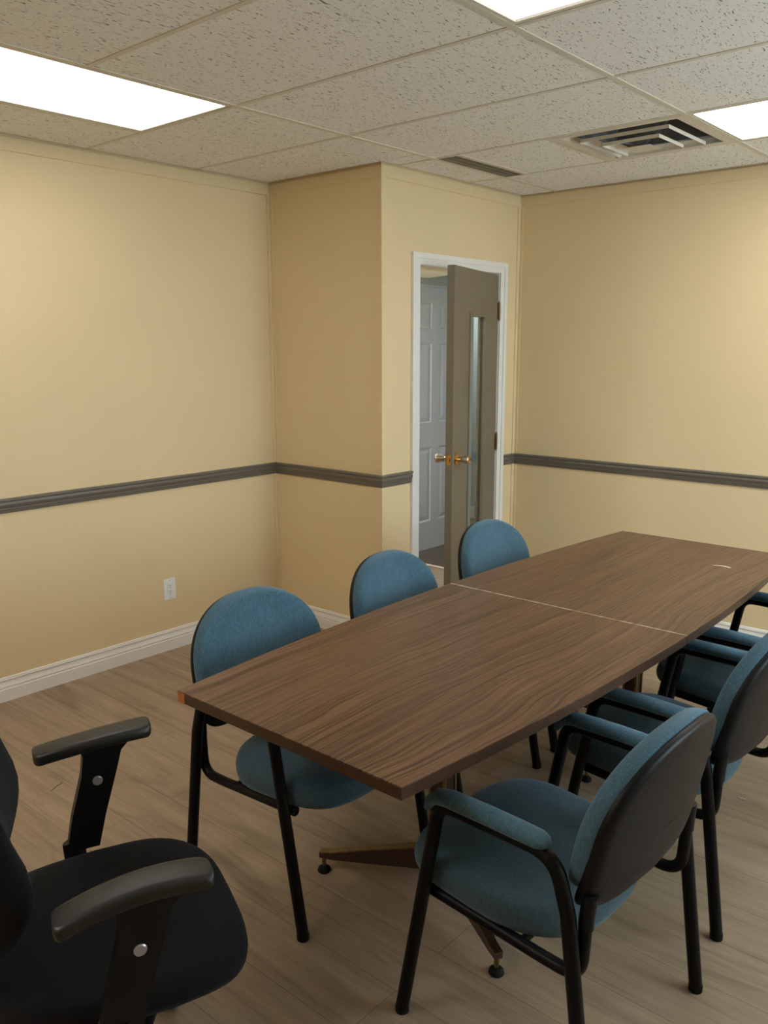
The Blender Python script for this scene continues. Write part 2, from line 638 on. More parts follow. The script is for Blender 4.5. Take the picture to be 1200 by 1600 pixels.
# corridor
bm = bmesh.new()
box(bm, HX - 0.1, HX, YB + WT, 4.93, 0, WALL_TOP)
box(bm, HX - 0.1, HX, 5.73, 5.80, 0, WALL_TOP)
box(bm, HX - 0.1, HX, 4.93, 5.73, 2.06, WALL_TOP)
box(bm, -5.4, HX, 5.80, 5.9, 0, WALL_TOP) if False else None
struct('wall_corridor', bm, M['wall_hall'], 'blue grey corridor wall with the white panel door', 'wall')
bm = bmesh.new()
box(bm, -5.4, XC, 6.57, 6.67, 0, WALL_TOP)
struct('wall_corridor_end', bm, M['wall_hall'], 'pale wall at the corridor end seen through the door glass', 'wall')
bm = bmesh.new()
box(bm, XC - WT, XC, YD + WT, 6.57, 0, WALL_TOP)
box(bm, -5.4, -5.3, 5.8, 6.57, 0, WALL_TOP)
box(bm, -5.3, HX - 0.1, 5.70, 5.8, 0, WALL_TOP)
struct('wall_corridor_side', bm, M['wall_hall'], 'corridor side wall hidden behind the door wall', 'wall')
bm = bmesh.new()
prism(bm, [(HX, YB + WT), (XC - WT, YB + WT), (XC - WT, 4.78), (HX, 5.22)], 2.11, 2.4)
box(bm, -5.4, XC - WT, YB + WT, 6.57, 2.42, 2.5)
struct('ceiling_corridor', bm, M['soffit'], 'cream corridor ceiling seen above the white panel door', 'ceiling')
bm = bmesh.new()
sweep_profile(bm, [(-5.29, 6.57), (XC - WT, 6.57)], [(0, 0), (0.015, 0), (0.015, 0.085), (0.006, 0.11), (0, 0.11)])
struct('baseboard_corridor', bm, M['white'], 'white baseboard at the corridor end', 'baseboard')
bm = bmesh.new()
box(bm, -4.88, -4.78, 6.54, 6.57, 0, 2.1)
bevel(bm, 0.004, 1)
struct('trim_2', bm, M['white'], 'white upright casing at the corridor end seen through the door glass', 'trim')

# ------------------------------------------------------------------ ceiling: tiles, tee grid, roof slab
ylines = [GY0 + k * G for k in range(-6, 4)]
holes_rects = []     # rectangles left free for lights and grilles
L_LEFT = (GX[0], GX[1], GY0 - 2 * G, GY0)
L_NEAR = (GX[2], GX[3], GY0 - G, GY0)
L_FILL = (GX[1], GX[2], GY0 - 5 * G, GY0 - 4 * G)
L_FAR = (GX[2], GX[3], GY0 + 2 * G, GY0 + 3 * G)
VENT = (GX[1] + G, GX[2], GY0 + 2 * G, GY0 + 3 * G)
GRILLE = (GX[1], GX[1] + 0.128, GY0 + 2 * G, GY0 + 3 * G)
holes_rects = [L_LEFT, L_NEAR, L_FAR, L_FILL, VENT, GRILLE]
TZ = CZ + 0.003
bm = bmesh.new()


def tile(x0, x1, y0, y1):
    g = 0.002
    box(bm, x0 + g, x1 - g, y0 + g, y1 - g, TZ, TZ + 0.015)


GAP = 0.030
ybounds = [YF + GAP] + [y for y in ylines if y > YF + 0.1] + [YD - GAP]
for i in range(len(ybounds) - 1):
    y0, y1 = ybounds[i], ybounds[i + 1]
    cells = []
    # strip against the left wall up to the jog
    if y0 < YB:
        ye = min(y1, YB - GAP)
        if (y0 >= GY0 - 2 * G - 0.01 and y1 <= GY0 + 0.01):
            tile(XA + GAP, GX[0], y0, ye)
        else:
            tile(XA + GAP, GX[1], y0, ye)
    if y1 > YB:
        ys = max(y0, YB - GAP)
        tile(XC + GAP, GX[1], ys, y1)
        if y0 < YB:
            pass
    for a, b in zip(GX[1:], GX[2:]):
        b = min(b, XR - GAP)
        parts = [(a, b)]
        for h in holes_rects:
            if h[2] <= y0 + 0.01 and h[3] >= y1 - 0.01:
                nxt = []
                for p, q in parts:
                    if h[0] < q - 0.01 and h[1] > p + 0.01:
                        if h[0] > p + 0.02:
                            nxt.append((p, h[0]))
                        if h[1] < q - 0.02:
                            nxt.append((h[1], q))
                    else:
                        nxt.append((p, q))
                parts = nxt
        for p, q in parts:
            tile(p, q, y0, y1)
    if GX[-1] < XR - GAP:
        tile(GX[-1], XR - GAP, y0, y1)
box(bm, XA - WT, XR + WT, YF - WT, YD + WT, WALL_TOP, WALL_TOP + 0.05)
ceil = struct('ceiling', bm, M['tile'], 'suspended ceiling of speckled mineral tiles', 'ceiling')

bm = bmesh.new()
hw = 0.012
box(bm, GX[0] - hw, GX[0] + hw, GY0 - 2 * G, GY0, CZ, CZ + 0.003)


def teex(x, y0, y1):
    box(bm, x - hw, x + hw, y0, y1, CZ, CZ + 0.003)


def teey(y, x0, x1):
    box(bm, x0, x1, y - hw * 0.8, y + hw * 0.8, CZ + 0.0006, CZ + 0.0034)


for x in GX[1:]:
    if x < XR:
        teex(x, YF + GAP, YD - GAP)
teex(GX[1] + 0.134, GY0 + 2 * G, GY0 + 3 * G)
teex(GX[1] + G, GY0 + 2 * G, GY0 + 3 * G)
for y in ylines:
    if y < YF + 0.1:
        continue
    x0 = XA + GAP if y < YB else XC + GAP
    if abs(y - (GY0 - G)) < 0.01:
        teey(y, x0, GX[0])
        teey(y, GX[1], XR - GAP)
    else:
        teey(y, x0, XR - GAP)
struct('tee_grid', bm, M['tee'], None, None, parent=ceil)

# ------------------------------------------------------------------ mouldings
CAS0, CAS1 = 3.570, 4.468     # outer edges of the door casing
room_run = [(XC, CAS0), (XC, YB), (XA, YB), (XA, YF), (XR, YF), (XR, YD), (XC, YD), (XC, CAS1)]
room_run = room_run[::-1]      # room on the right-hand side

rail_prof = [(0, 0.872), (0.007, 0.872), (0.009, 0.877), (0.009, 0.884), (0.013, 0.888), (0.013, 0.895), (0.019, 0.903), (0.021, 0.912),
             (0.018, 0.919), (0.018, 0.923), (0.024, 0.928), (0.024, 0.935), (0.021, 0.938), (0, 0.938)]
base_prof = [(0, 0), (0.016, 0), (0.016, 0.058), (0.0135, 0.061), (0.0135, 0.065), (0.015, 0.069), (0.012, 0.078), (0.0075, 0.090), (0.0075, 0.094),
             (0.0105, 0.097), (0.0105, 0.102), (0.008, 0.104), (0.008, 0.108), (0.005, 0.112), (0, 0.112)]


def run(name, path, prof, mat, label, cat):
    b = bmesh.new()
    sweep_profile(b, path, prof)
    return struct(name, b, mat, label, cat, smooth=True, angle=25)


# path order keeps the room on the right-hand side of travel
left_path = [(XA, YF), (XA, YB), (XC, YB), (XC, CAS0)]
back_path = [(XC, CAS1), (XC, YD), (XR, YD)]
run('trim_3', left_path, rail_prof, M['rail'], 'grey chair rail running along the left wall and round the jog', 'chair rail')
run('trim_4', back_path, rail_prof, M['rail'], 'grey chair rail right of the door and along the far wall', 'chair rail')
run('baseboard_left', left_path, base_prof, M['white'], 'white moulded baseboard of the left wall and jog', 'baseboard')
run('baseboard_back', back_path, base_prof, M['white'], 'white moulded baseboard of the far wall', 'baseboard')
crown_prof = [(0, 2.4265), (0.005, 2.4265), (0.007, 2.4285), (0.007, 2.484), (0.005, 2.486), (0, 2.486)]
run('trim_5', [(XA, YF), (XA, YB), (XC, YB), (XC, YD), (XR, YD)], crown_prof, M['crown'], 'flat cream trim band under the ceiling', 'trim')
# vertical corner strips
bm = bmesh.new()
for z0, z1 in ((0.112, 0.872), (0.938, 2.4265)):
    box(bm, XA, XA + 0.022, YB - 0.006, YB, z0, z1)
    box(bm, XA, XA + 0.006, YB - 0.024, YB - 0.006, z0, z1)
bevel(bm, 0.0015, 1)
struct('trim_6', bm, M['crown'], 'cream corner strip between the left wall and jog', 'trim')
bm = bmesh.new()
for z0, z1 in ((0.112, 0.872), (0.938, 2.4265)):
    box(bm, XC - 0.026, XC + 0.006, YB - 0.006, YB, z0, z1)
    box(bm, XC, XC + 0.006, YB, YB + 0.026, z0, z1)
bevel(bm, 0.0015, 1)
struct('trim_7', bm, M['crown'], 'cream corner strip on the outer edge of the jog', 'trim')
bm = bmesh.new()
for z0, z1 in ((0.112, 0.872), (0.938, 2.4265)):
    box(bm, XC, XC + 0.006, YD - 0.030, YD, z0, z1)
    box(bm, XC + 0.006, XC + 0.022, YD - 0.006, YD, z0, z1)
bevel(bm, 0.0015, 1)
struct('trim_8', bm, M['crown'], 'cream corner strip between the door wall and far wall', 'trim')

# ------------------------------------------------------------------ door 1: grey door with a vision slit, standing ajar into the room
door = empty('door_1', (XC, 4.400, 0))
tag(door, 'taupe grey door with narrow glass slit standing ajar in white frame', 'door', kind='structure')
Y = lambda y: y - 4.400
bm = bmesh.new()
cw = 0.066


def casing(y0, y1, z0, z1, inner):
    box(bm, 0, 0.012, Y(y0), Y(y1), z0, z1)


casing(CAS0, CAS0 + cw, 0, 2.03, 1)
casing(CAS1 - cw, CAS1, 0, 2.03, 0)
casing(CAS0, CAS1, 2.03, 2.03 + 0.06, 0)
# raised outer band of the casing
box(bm, 0.012, 0.018, Y(CAS0), Y(CAS0 + 0.03), 0, 2.09)
box(bm, 0.012, 0.018, Y(CAS1 - 0.03), Y(CAS1), 0, 2.09)
box(bm, 0.012, 0.018, Y(CAS0 + 0.03), Y(CAS1 - 0.03), 2.062, 2.09)
# jamb lining and stops
J0, J1 = CAS0 + cw + 0.003, CAS1 - cw - 0.003
box(bm, -WT, 0.0, Y(DY0), Y(J0), 0, 2.03)
box(bm, -WT, 0.0, Y(J1), Y(DY1), 0, 2.03)
box(bm, -WT, 0.0, Y(DY0), Y(DY1), 2.028, DH)
bevel(bm, 0.002, 1)
link('door_frame', bm, M['white'], door, False)
bm = bmesh.new()
box(bm, -0.055, -0.043, Y(J0), Y(J1), 2.010, 2.028)
box(bm, -0.055, -0.043, Y(J0), Y(J0) + 0.012, 0, 2.010)
link('door_stop', bm, M['soffit'], door, False)

ANG = math.radians(16.0)
leaf = empty('door_leaf', (0.0, Y(4.398), 0))
leaf.parent = door
leaf.rotation_euler = (0, 0, ANG)
# leaf local: y from 0 (hinge) to -0.755 (lock edge), x = 0 room face, -0.04 back face
DWID, DT, DZ0, DZ1 = 0.752, 0.040, 0.012, 2.018
SX0, SX1, SZ0, SZ1 = -0.500, -0.236, 0.30, 1.780
bm = bmesh.new()
for y0, y1, z0, z1 in ((-DWID, SX0, DZ0, DZ1), (SX1, -0.004, DZ0, DZ1), (SX0, SX1, SZ1, DZ1), (SX0, SX1, DZ0, SZ0)):
    box(bm, -DT, 0, y0, y1, z0, z1)
bmesh.ops.remove_doubles(bm, verts=bm.verts[:], dist=1e-5)
panel = link('door_panel', bm, M['door'], leaf, False)
bm = bmesh.new()
for (a, b) in ((-0.010, 0.004), (-DT - 0.004, -DT + 0.010)):
    box(bm, a, b, SX0 - 0.008, SX0 + 0.008, SZ0 - 0.008, SZ1 + 0.008)
    box(bm, a, b, SX1 - 0.006, SX1 + 0.008, SZ0 - 0.008, SZ1 + 0.008)
    box(bm, a, b, SX0 + 0.008, SX1 - 0.006, SZ1 - 0.012, SZ1 + 0.008)
    box(bm, a, b, SX0 + 0.008, SX1 - 0.006, SZ0 - 0.008, SZ0 + 0.012)
bevel(bm, 0.003, 2)
link('glazing_bead', bm, M['door'], leaf, False)
bm = bmesh.new()
box(bm, -0.023, -0.017, SX0, SX1, SZ0, SZ1)
link('vision_glass', bm, M['glass'], leaf, False)
KY, KZ = -0.752 + 0.064, 1.000
knob_prof = [(0.031, 0.0), (0.033, 0.002), (0.031, 0.006), (0.022, 0.009), (0.014, 0.012), (0.0125, 0.024), (0.0125, 0.030)]
knob_head = [(0.0145, 0.028), (0.017, 0.034), (0.0205, 0.050), (0.0255, 0.066), (0.0260, 0.072), (0.0225, 0.0755), (0.012, 0.076)]
for sx, off in ((1, 0.0), (-1, -DT)):
    R = Matrix.Translation((off, KY, KZ)) @ Matrix.Rotation(sx * PI / 2, 4, 'Y')
    bm = bmesh.new()
    lathe(bm, knob_prof, 28, R)
    k = link('knob', bm, M['brass'], leaf, True, 35)
    bm = bmesh.new()
    lathe(bm, knob_head, 28, R)
    link('knob_head', bm, M['steel'], leaf, True, 40)
    bm = bmesh.new()
    lathe(bm, [(0.0215, 0.0745), (0.0215, 0.0775), (0.018, 0.0790)], 24, R)
    link('knob_cap', bm, M['brass'], leaf, True, 40)
bm = bmesh.new()
box(bm, -0.032, -0.008, -DWID - 0.0015, -DWID + 0.001, KZ - 0.028, KZ + 0.028)
bevel(bm, 0.001, 1)
box(bm, -0.026, -0.014, -DWID - 0.010, -DWID, KZ - 0.009, KZ + 0.009)
link('latch', bm, M['brass'], leaf, False)
for z in (0.22, 1.03, 1.81):
    bm = bmesh.new()
    for a, b in ((-0.050, -0.017), (-0.0165, 0.0165), (0.017, 0.050)):
        lathe(bm, [(0.0055, z + a), (0.0065, z + a + 0.001), (0.0065, z + b - 0.001), (0.0055, z + b)], 14, Matrix.Translation((0.007, 0.003, 0)))
    lathe(bm, [(0.004, z - 0.057), (0.005, z - 0.050), (0.005, z + 0.050), (0.004, z + 0.057)], 12, Matrix.Translation((0.007, 0.003, 0)))
    box(bm, 0.0002, 0.003, -0.020, 0.0, z - 0.048, z + 0.048)
    link('hinge', bm, M['dark_brass'], leaf, True, 40)

# ------------------------------------------------------------------ door 2: white six-panel door across the corridor
d2 = empty('door_2', (HX, 4.95, 0))
tag(d2, 'white six panel door across the corridor behind the open door', 'door', kind='structure')
bm = bmesh.new()
W2, H2 = 0.76, 2.045
ycuts = [0, 0.110, 0.325, 0.425, 0.640, 0.76]
zcuts = [0.008, 0.235, 0.825, 1.020, 1.630, 1.735, 1.935, H2]
panels = [(yi, zi) for yi in (1, 3) for zi in (1, 3, 5)]
vs = {}


def gv(y, z, x=0.0):
    k = (round(y, 5), round(z, 5), round(x, 5))
    if k not in vs:
        vs[k] = bm.verts.new((x, y, z))
    return vs[k]


for yi in range(5):
    for zi in range(7):
        y0, y1, z0, z1 = ycuts[yi], ycuts[yi + 1], zcuts[zi], zcuts[zi + 1]
        if (yi, zi) in panels:
            steps = [(0.0, 0.0), (0.010, -0.007), (0.018, -0.007), (0.045, -0.001)]
            prev = None
            for ins, dx in steps:
                ring = [gv(y0 + ins, z0 + ins, dx), gv(y1 - ins, z0 + ins, dx), gv(y1 - ins, z1 - ins, dx), gv(y0 + ins, z1 - ins, dx)]
                if prev:
                    for q in range(4):
                        bm.faces.new((prev[q], prev[(q + 1) % 4], ring[(q + 1) % 4], ring[q]))
                prev = ring
            bm.faces.new(prev)
        else:
            bm.faces.new((gv(y0, z0), gv(y1, z0), gv(y1, z1), gv(y0, z1)))
box(bm, -0.036, -0.009, 0.0, W2, 0.008, H2)
me_o = link('door_leaf', bm, M['white_door'], d2, False)
me_o.location = (-0.012, 0.01, 0)
bm = bmesh.new()
box(bm, 0, 0.014, -0.085, -0.02, 0, 2.12)
box(bm, 0, 0.014, W2 + 0.03, W2 + 0.09, 0, 2.06)
box(bm, -0.09, 0, -0.02, W2 + 0.03, 2.0475, 2.0605)
box(bm, -0.09, 0, -0.02, 0.005, 0, 2.06)
box(bm, -0.09, 0, W2 + 0.015, W2 + 0.03, 0, 2.06)
bevel(bm, 0.002, 1)
link('door_frame', bm, M['white_door'], d2, False)

# ------------------------------------------------------------------ ceiling lights, diffuser, grille
def ceiling_light(rect, strength, label, tint=LAMP_COL):
    x0, x1, y0, y1 = rect
    cx, cy = (x0 + x1) / 2, (y0 + y1) / 2
    a, b = (x1 - x0) / 2 - 0.013, (y1 - y0) / 2 - 0.013
    t = empty('ceiling_light', (cx, cy, CZ))
    tag(t, label, 'ceiling light', 'recessed fluorescent ceiling lights')
    bm = bmesh.new()
    w = 0.014
    for q in ((-a, a, -b, -b + w), (-a, a, b - w, b), (-a, -a + w, -b + w, b - w), (a - w, a, -b + w, b - w)):
        box(bm, q[0], q[1], q[2], q[3], 0.001, 0.022)
    link('frame', bm, M['vent'], t, False)
    bm = bmesh.new()
    box(bm, -a, a, -b, b, 0.10, 0.104)
    for q in ((-a, a, -b, -b + 0.002), (-a, a, b - 0.002, b), (-a, -a + 0.002, -b, b), (a - 0.002, a, -b, b)):
        box(bm, q[0], q[1], q[2], q[3], 0.022, 0.10)
    link('housing', bm, M['vent'], t, False)
    bm = bmesh.new()
    box(bm, -a + w, a - w, -b + w, b - w, 0.008, 0.011)
    link('diffuser', bm, mat_emit('lit_lens', strength, tint), t, False)
    return t


ceiling_light(L_LEFT, LAMP['left'], 'long lit ceiling light at upper left, parallel to the left wall')
ceiling_light(L_NEAR, LAMP['near'], 'lit ceiling light cut by the top edge of the photo')
ceiling_light(L_FILL, LAMP['rear'], 'unseen fill light added in the ceiling behind the camera')  # unseen lamp, added to brighten the jog and far walls
ceiling_light(L_FAR, LAMP['far'], 'lit ceiling light at the right edge beside the square air diffuser')

for lx, ly, lz, st, lab in ((-3.55, 3.85, 2.097, LAMP['hall'], 'added corridor light out of view behind the jog wall'),
                            (-4.55, 6.15, 2.407, LAMP['hall'] * 0.8, 'added corridor light at the far corridor end, out of view')):
    t = empty('ceiling_light', (lx, ly, lz))  # both corridor lamps are unseen, added to light the corridor
    tag(t, lab, 'ceiling light', 'recessed fluorescent ceiling lights')
    bm = bmesh.new()
    box(bm, -0.3, 0.3, -0.15, 0.15, 0.0, 0.012)
    link('diffuser', bm, mat_emit('corridor_fill_lens', st, (0.86, 0.93, 1.0)), t, False)

x0, x1, y0, y1 = VENT
t = empty('air_diffuser', ((x0 + x1) / 2, (y0 + y1) / 2, CZ))
tag(t, 'square white supply air diffuser with stepped louvres in the ceiling', 'air vent')
ha = (x1 - x0) / 2 - 0.013


def frustum(bm, a0, z0, a1, z1, th=0.003):
    r = []
    for (a, z) in ((a0, z0), (a1, z1), (a1 - th, z1 + th), (a0 - th, z0 + th)):
        r.append([bm.verts.new((sx * a, sy * a, z)) for sx, sy in ((-1, -1), (1, -1), (1, 1), (-1, 1))])
    for i in range(4):
        A, B = r[i], r[(i + 1) % 4]
        for k in range(4):
            bm.faces.new((A[k], A[(k + 1) % 4], B[(k + 1) % 4], B[k]))


bm = bmesh.new()
bo = 0.258
for q in ((-ha, ha, -ha, -bo), (-ha, ha, bo, ha), (-ha, -bo, -bo, bo), (bo, ha, -bo, bo)):
    box(bm, q[0], q[1], q[2], q[3], 0.0, 0.004)
link('frame', bm, M['vent'], t, False)
bm = bmesh.new()
frustum(bm, bo + 0.003, 0.001, 0.240, 0.022, 0.002)
link('neck', bm, M['vent'], t, False)
for a0, a1, zz in ((0.200, 0.162, -0.010), (0.130, 0.092, -0.023)):
    bm = bmesh.new()
    frustum(bm, a0, zz + 0.009, a1, zz + 0.0165, 0.0012)
    for q in ((-a0, a0, -a0, -a0 + 0.0015), (-a0, a0, a0 - 0.0015, a0), (-a0, -a0 + 0.0015, -a0, a0), (a0 - 0.0015, a0, -a0, a0)):
        box(bm, q[0], q[1], q[2], q[3], zz - 0.004, zz + 0.0105)
    link('louvre', bm, M['vent'], t, False)
bm = bmesh.new()
r0 = [bm.verts.new((sx * 0.062, sy * 0.062, -0.033)) for sx, sy in ((-1, -1), (1, -1), (1, 1), (-1, 1))]
r1 = [bm.verts.new((sx * 0.02, sy * 0.02, -0.018)) for sx, sy in ((-1, -1), (1, -1), (1, 1), (-1, 1))]
for k in range(4):
    bm.faces.new((r0[k], r0[(k + 1) % 4], r1[(k + 1) % 4], r1[k]))
bm.faces.new(r1)
bm.faces.new(r0[::-1])
link('centre_cone', bm, M['vent'], t, False)
bm = bmesh.new()
for q in ((-0.245, 0.245, -0.245, -0.242), (-0.245, 0.245, 0.242, 0.245), (-0.245, -0.242, -0.242, 0.242), (0.242, 0.245, -0.242, 0.242)):
    box(bm, q[0], q[1], q[2], q[3], 0.024, 0.30)
box(bm, -0.245, 0.245, -0.245, 0.245, 0.30, 0.305)
for sx, sy in ((-1, -1), (1, -1), (1, 1), (-1, 1)):
    tube(bm, [(sx * 0.235, sy * 0.235, 0.028), (sx * 0.03, sy * 0.03, -0.017)], 0.003, 8)
link('duct', bm, M['duct'], t, False)

x0, x1, y0, y1 = GRILLE
t = empty('return_grille', ((x0 + x1) / 2, (y0 + y1) / 2, CZ))
tag(t, 'narrow tan perforated grille strip in the ceiling above the door', 'air vent')
ga, gb = (x1 - x0) / 2 - 0.010, (y1 - y0) / 2 - 0.011
bm = bmesh.new()
for k in range(9):
    xx = -ga + 0.006 + (2 * ga - 0.012) * k / 8
    v = box(bm, -0.0035, 0.0035, -gb, gb, -0.001, 0.001)
    xform(bm, v, Matrix.Translation((xx, 0, 0.004)) @ Matrix.Rotation(math.radians(25), 4, 'Y'))
box(bm, -ga, ga, -gb, gb, 0.008, 0.010)
link('slats', bm, M['perf'], t, False)
bm = bmesh.new()
for q in ((-ga, ga, -gb, -gb + 0.008), (-ga, ga, gb - 0.008, gb), (-ga, -ga + 0.005, -gb + 0.008, gb - 0.008), (ga - 0.005, ga, -gb + 0.008, gb - 0.008)):
    box(bm, q[0], q[1], q[2], q[3], 0.0, 0.007)
link('frame', bm, M['perf'], t, False)

# ------------------------------------------------------------------ outlet
t = empty('wall_outlet', (XA, 2.556, 0.277))
tag(t, 'white double power outlet on the left wall above the baseboard', 'outlet')
bm = bmesh.new()
box(bm, 0.0, 0.006, -0.036, 0.036, 0, 0.114)
bevel(bm, 0.0025, 2)
link('cover_plate', bm, M['plate'], t, True, 30)
bm = bmesh.new()
box(bm, 0.004, 0.0085, -0.0165, 0.0165, 0.0245, 0.0895)
bevel(bm, 0.0015, 1)
rc = link('receptacle', bm, M['plate'], t, True, 30)
bm = bmesh.new()
for z in (0.042, 0.074):
    box(bm, 0.0084, 0.0089, -0.0068, -0.0048, z - 0.001, z + 0.008)
    box(bm, 0.0084, 0.0089, 0.0046, 0.0066, z - 0.001, z + 0.007)
    lathe(bm, [(0.0026, 0), (0.0026, 0.0006)], 12, Matrix.Translation((0.0084, 0, z - 0.009)) @ Matrix.Rotation(PI / 2, 4, 'Y'))
sl = link('slot', bm, M['slot'], rc, False)
bm = bmesh.new()
for z in (0.010, 0.104):
    bm = bmesh.new()
    lathe(bm, [(0.0028, 0), (0.0024, 0.001)], 12, Matrix.Translation((0.006, 0, z)) @ Matrix.Rotation(PI / 2, 4, 'Y'))
    link('screw', bm, M['steel'], t, False)

# ------------------------------------------------------------------ table: two boat-shaped halves on star pedestals
TX, TY0, TY1, TT, TH = -1.3735, 1.200, 3.735, 0.030, 0.740


def halfw(y):
    return 0.447 - 0.074 * ((y - SEAM_Y) / 1.268) ** 2


def table_half(y0, y1, label, raw):
    cy = (y0 + y1) / 2
    cyc = 1.835 if raw else 3.100
    t = empty('conference_table', (0, 0, 0))
    tag(t, label, 'table', 'halves of the conference table')
    n = 16
    ys = [y0 + (y1 - y0) * i / n for i in range(n + 1)]
    inner = 0.0
    poly = [(TX + halfw(y), y) for y in ys] + [(TX - halfw(y), y) for y in ys[::-1]]
    bm = bmesh.new()
    prism(bm, poly, TH - 0.0035, TH)
    bevel(bm, 0.0008, 1, angle=60)
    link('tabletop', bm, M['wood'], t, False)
    bm = bmesh.new()
    e = 0.0006
    poly2 = [(TX + halfw(y) - e, min(max(y, y0 + e), y1 - e)) for y in ys] + [(TX - halfw(y) + e, min(max(y, y0 + e), y1 - e)) for y in ys[::-1]]
    prism(bm, poly2, TH - TT, TH - 0.0035)
    bevel(bm, 0.0008, 1, angle=60)
    link('edge_band', bm, M['wood_edge'], t, False)
    if raw:
        bm = bmesh.new()
        xl = TX - halfw(y0)
        box(bm, xl - 0.0006, xl + 0.028, y0 - 0.0009, y0 + 0.004, TH - TT, TH - 0.004)
        o = link('end_cap', bm, M['raw_edge'], t, False)
        o['label'] = 'bare orange brown wood end of the edge strip'
    # pedestal column: square post, dark panels with brass corner beads
    bm = bmesh.new()
    h = 0.025
    box(bm, TX - h, TX + h, cyc - h, cyc + h, 0.075, TH - TT - 0.012)
    col = link('column', bm, M['veneer'], t, False)
    bm = bmesh.new()
    for sx in (-1, 1):
        for sy in (-1, 1):
            box(bm, TX + sx * h - 0.004, TX + sx * h + 0.004, cyc + sy * h - 0.004, cyc + sy * h + 0.004, 0.08, TH - TT - 0.012)
    link('bead', bm, M['dark_brass'], col, False)
    bm = bmesh.new()
    box(bm, TX - 0.20, TX + 0.20, cyc - 0.10, cyc + 0.10, TH - TT - 0.012, TH - TT)
    bevel(bm, 0.003, 1)
    link('mounting_plate', bm, M['black_tube'], t, False)
    sg = 1 if raw else -1
    # three tapered feet
    for k, (dx, dy) in enumerate(((-0.340, -0.155 * sg), (0.312, -0.175 * sg), (0.005, 0.375 * sg))):
        L = math.hypot(dx, dy)
        ang = math.atan2(dy, dx)
        Rm = Matrix.Translation((TX, cyc, 0)) @ Matrix.Rotation(ang, 4, 'Z')
        bm = bmesh.new()
        v = []
        sect = [(0.022, 0.078, 0.152, 0.015), (L * 0.55, 0.060, 0.108, 0.0125), (L - 0.022, 0.048, 0.070, 0.011), (L + 0.012, 0.050, 0.066, 0.011)]
        rings = []
        for r, zb, zt, w in sect:
            ring = [bm.verts.new((r, -w, zb)), bm.verts.new((r, w, zb)), bm.verts.new((r, w, zt)), bm.verts.new((r, -w, zt))]
            rings.append(ring)
            v += ring
        for A, B in zip(rings, rings[1:]):
            for q in range(4):
                bm.faces.new((A[q], A[(q + 1) % 4], B[(q + 1) % 4], B[q]))
        bm.faces.new(rings[0][::-1])
        bm.faces.new(rings[-1])
        xform(bm, v, Rm)
        bevel(bm, 0.002, 1)
        lg = link('leg', bm, M['veneer'], t, False)
        bm = bmesh.new()
        v = []
        rings = []
        for r, zb, zt, w in sect:
            ring = [bm.verts.new((r, -w - 0.001, zt - 0.001)), bm.verts.new((r, w + 0.001, zt - 0.001)), bm.verts.new((r, w + 0.001, zt + 0.003)), bm.verts.new((r, -w - 0.001, zt + 0.003))]
            rings.append(ring)
            v += ring
        for A, B in zip(rings, rings[1:]):
            for q in range(4):
                bm.faces.new((A[q], A[(q + 1) % 4], B[(q + 1) % 4], B[q]))
        bm.faces.new(rings[0][::-1])
        bm.faces.new(rings[-1])
        xform(bm, v, Rm)
        link('brass_cap', bm, M['dark_brass'], lg, False)
        bm = bmesh.new()
        Rg = Matrix.Translation((TX + dx, cyc + dy, 0))
        lathe(bm, [(0.007, 0.018), (0.007, 0.052)], 14, Rg)
        link('glide_stem', bm, M['dark_brass'], lg, True)
        bm = bmesh.new()
        lathe(bm, [(0.019, 0.0), (0.021, 0.003), (0.019, 0.011), (0.012, 0.017), (0.008, 0.020)], 20, Rg)
        link('glide', bm, M['rubber'], lg, True)
    return t


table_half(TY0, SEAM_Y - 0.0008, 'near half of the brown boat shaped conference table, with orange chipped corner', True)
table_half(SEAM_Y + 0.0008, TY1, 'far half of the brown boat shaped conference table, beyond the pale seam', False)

# ------------------------------------------------------------------ blue guest armchairs
TR = 0.0165       # tube radius
LYY = 0.276       # half distance between the leg frames


def tube_obj(name, path, r, mat, parent, **kw):
    b = bmesh.new()
    tube(b, path, r, **kw)
    return link(name, b, mat, parent, True, 50)


def back_point(y, z, h):
    """back shell coordinate: y across, z up, h forward of the rear face; reclined and gently hollow"""
    x = -0.318 + (0.836 - z) * 0.20
    x += 0.10 * (y / 0.256) ** 2 * 0.30
    x += h * 0.98
    return Vector((x, y, z - h * 0.19))


def back_outline(hw, zt, zb, zm, nt=2.25, nb=2.6, seg=56):
    out = []
    for i in range(seg):
        a = 2 * PI * i / seg
        c, s = math.cos(a), math.sin(a)
        n = nt if s >= 0 else nb
        y = hw * math.copysign(abs(c) ** (2 / n), c)
        hgt = (zt - zm) if s >= 0 else (zm - zb)
        z = zm + hgt * math.copysign(abs(s) ** (2 / n), s)
        out.append((y, z))
    return out


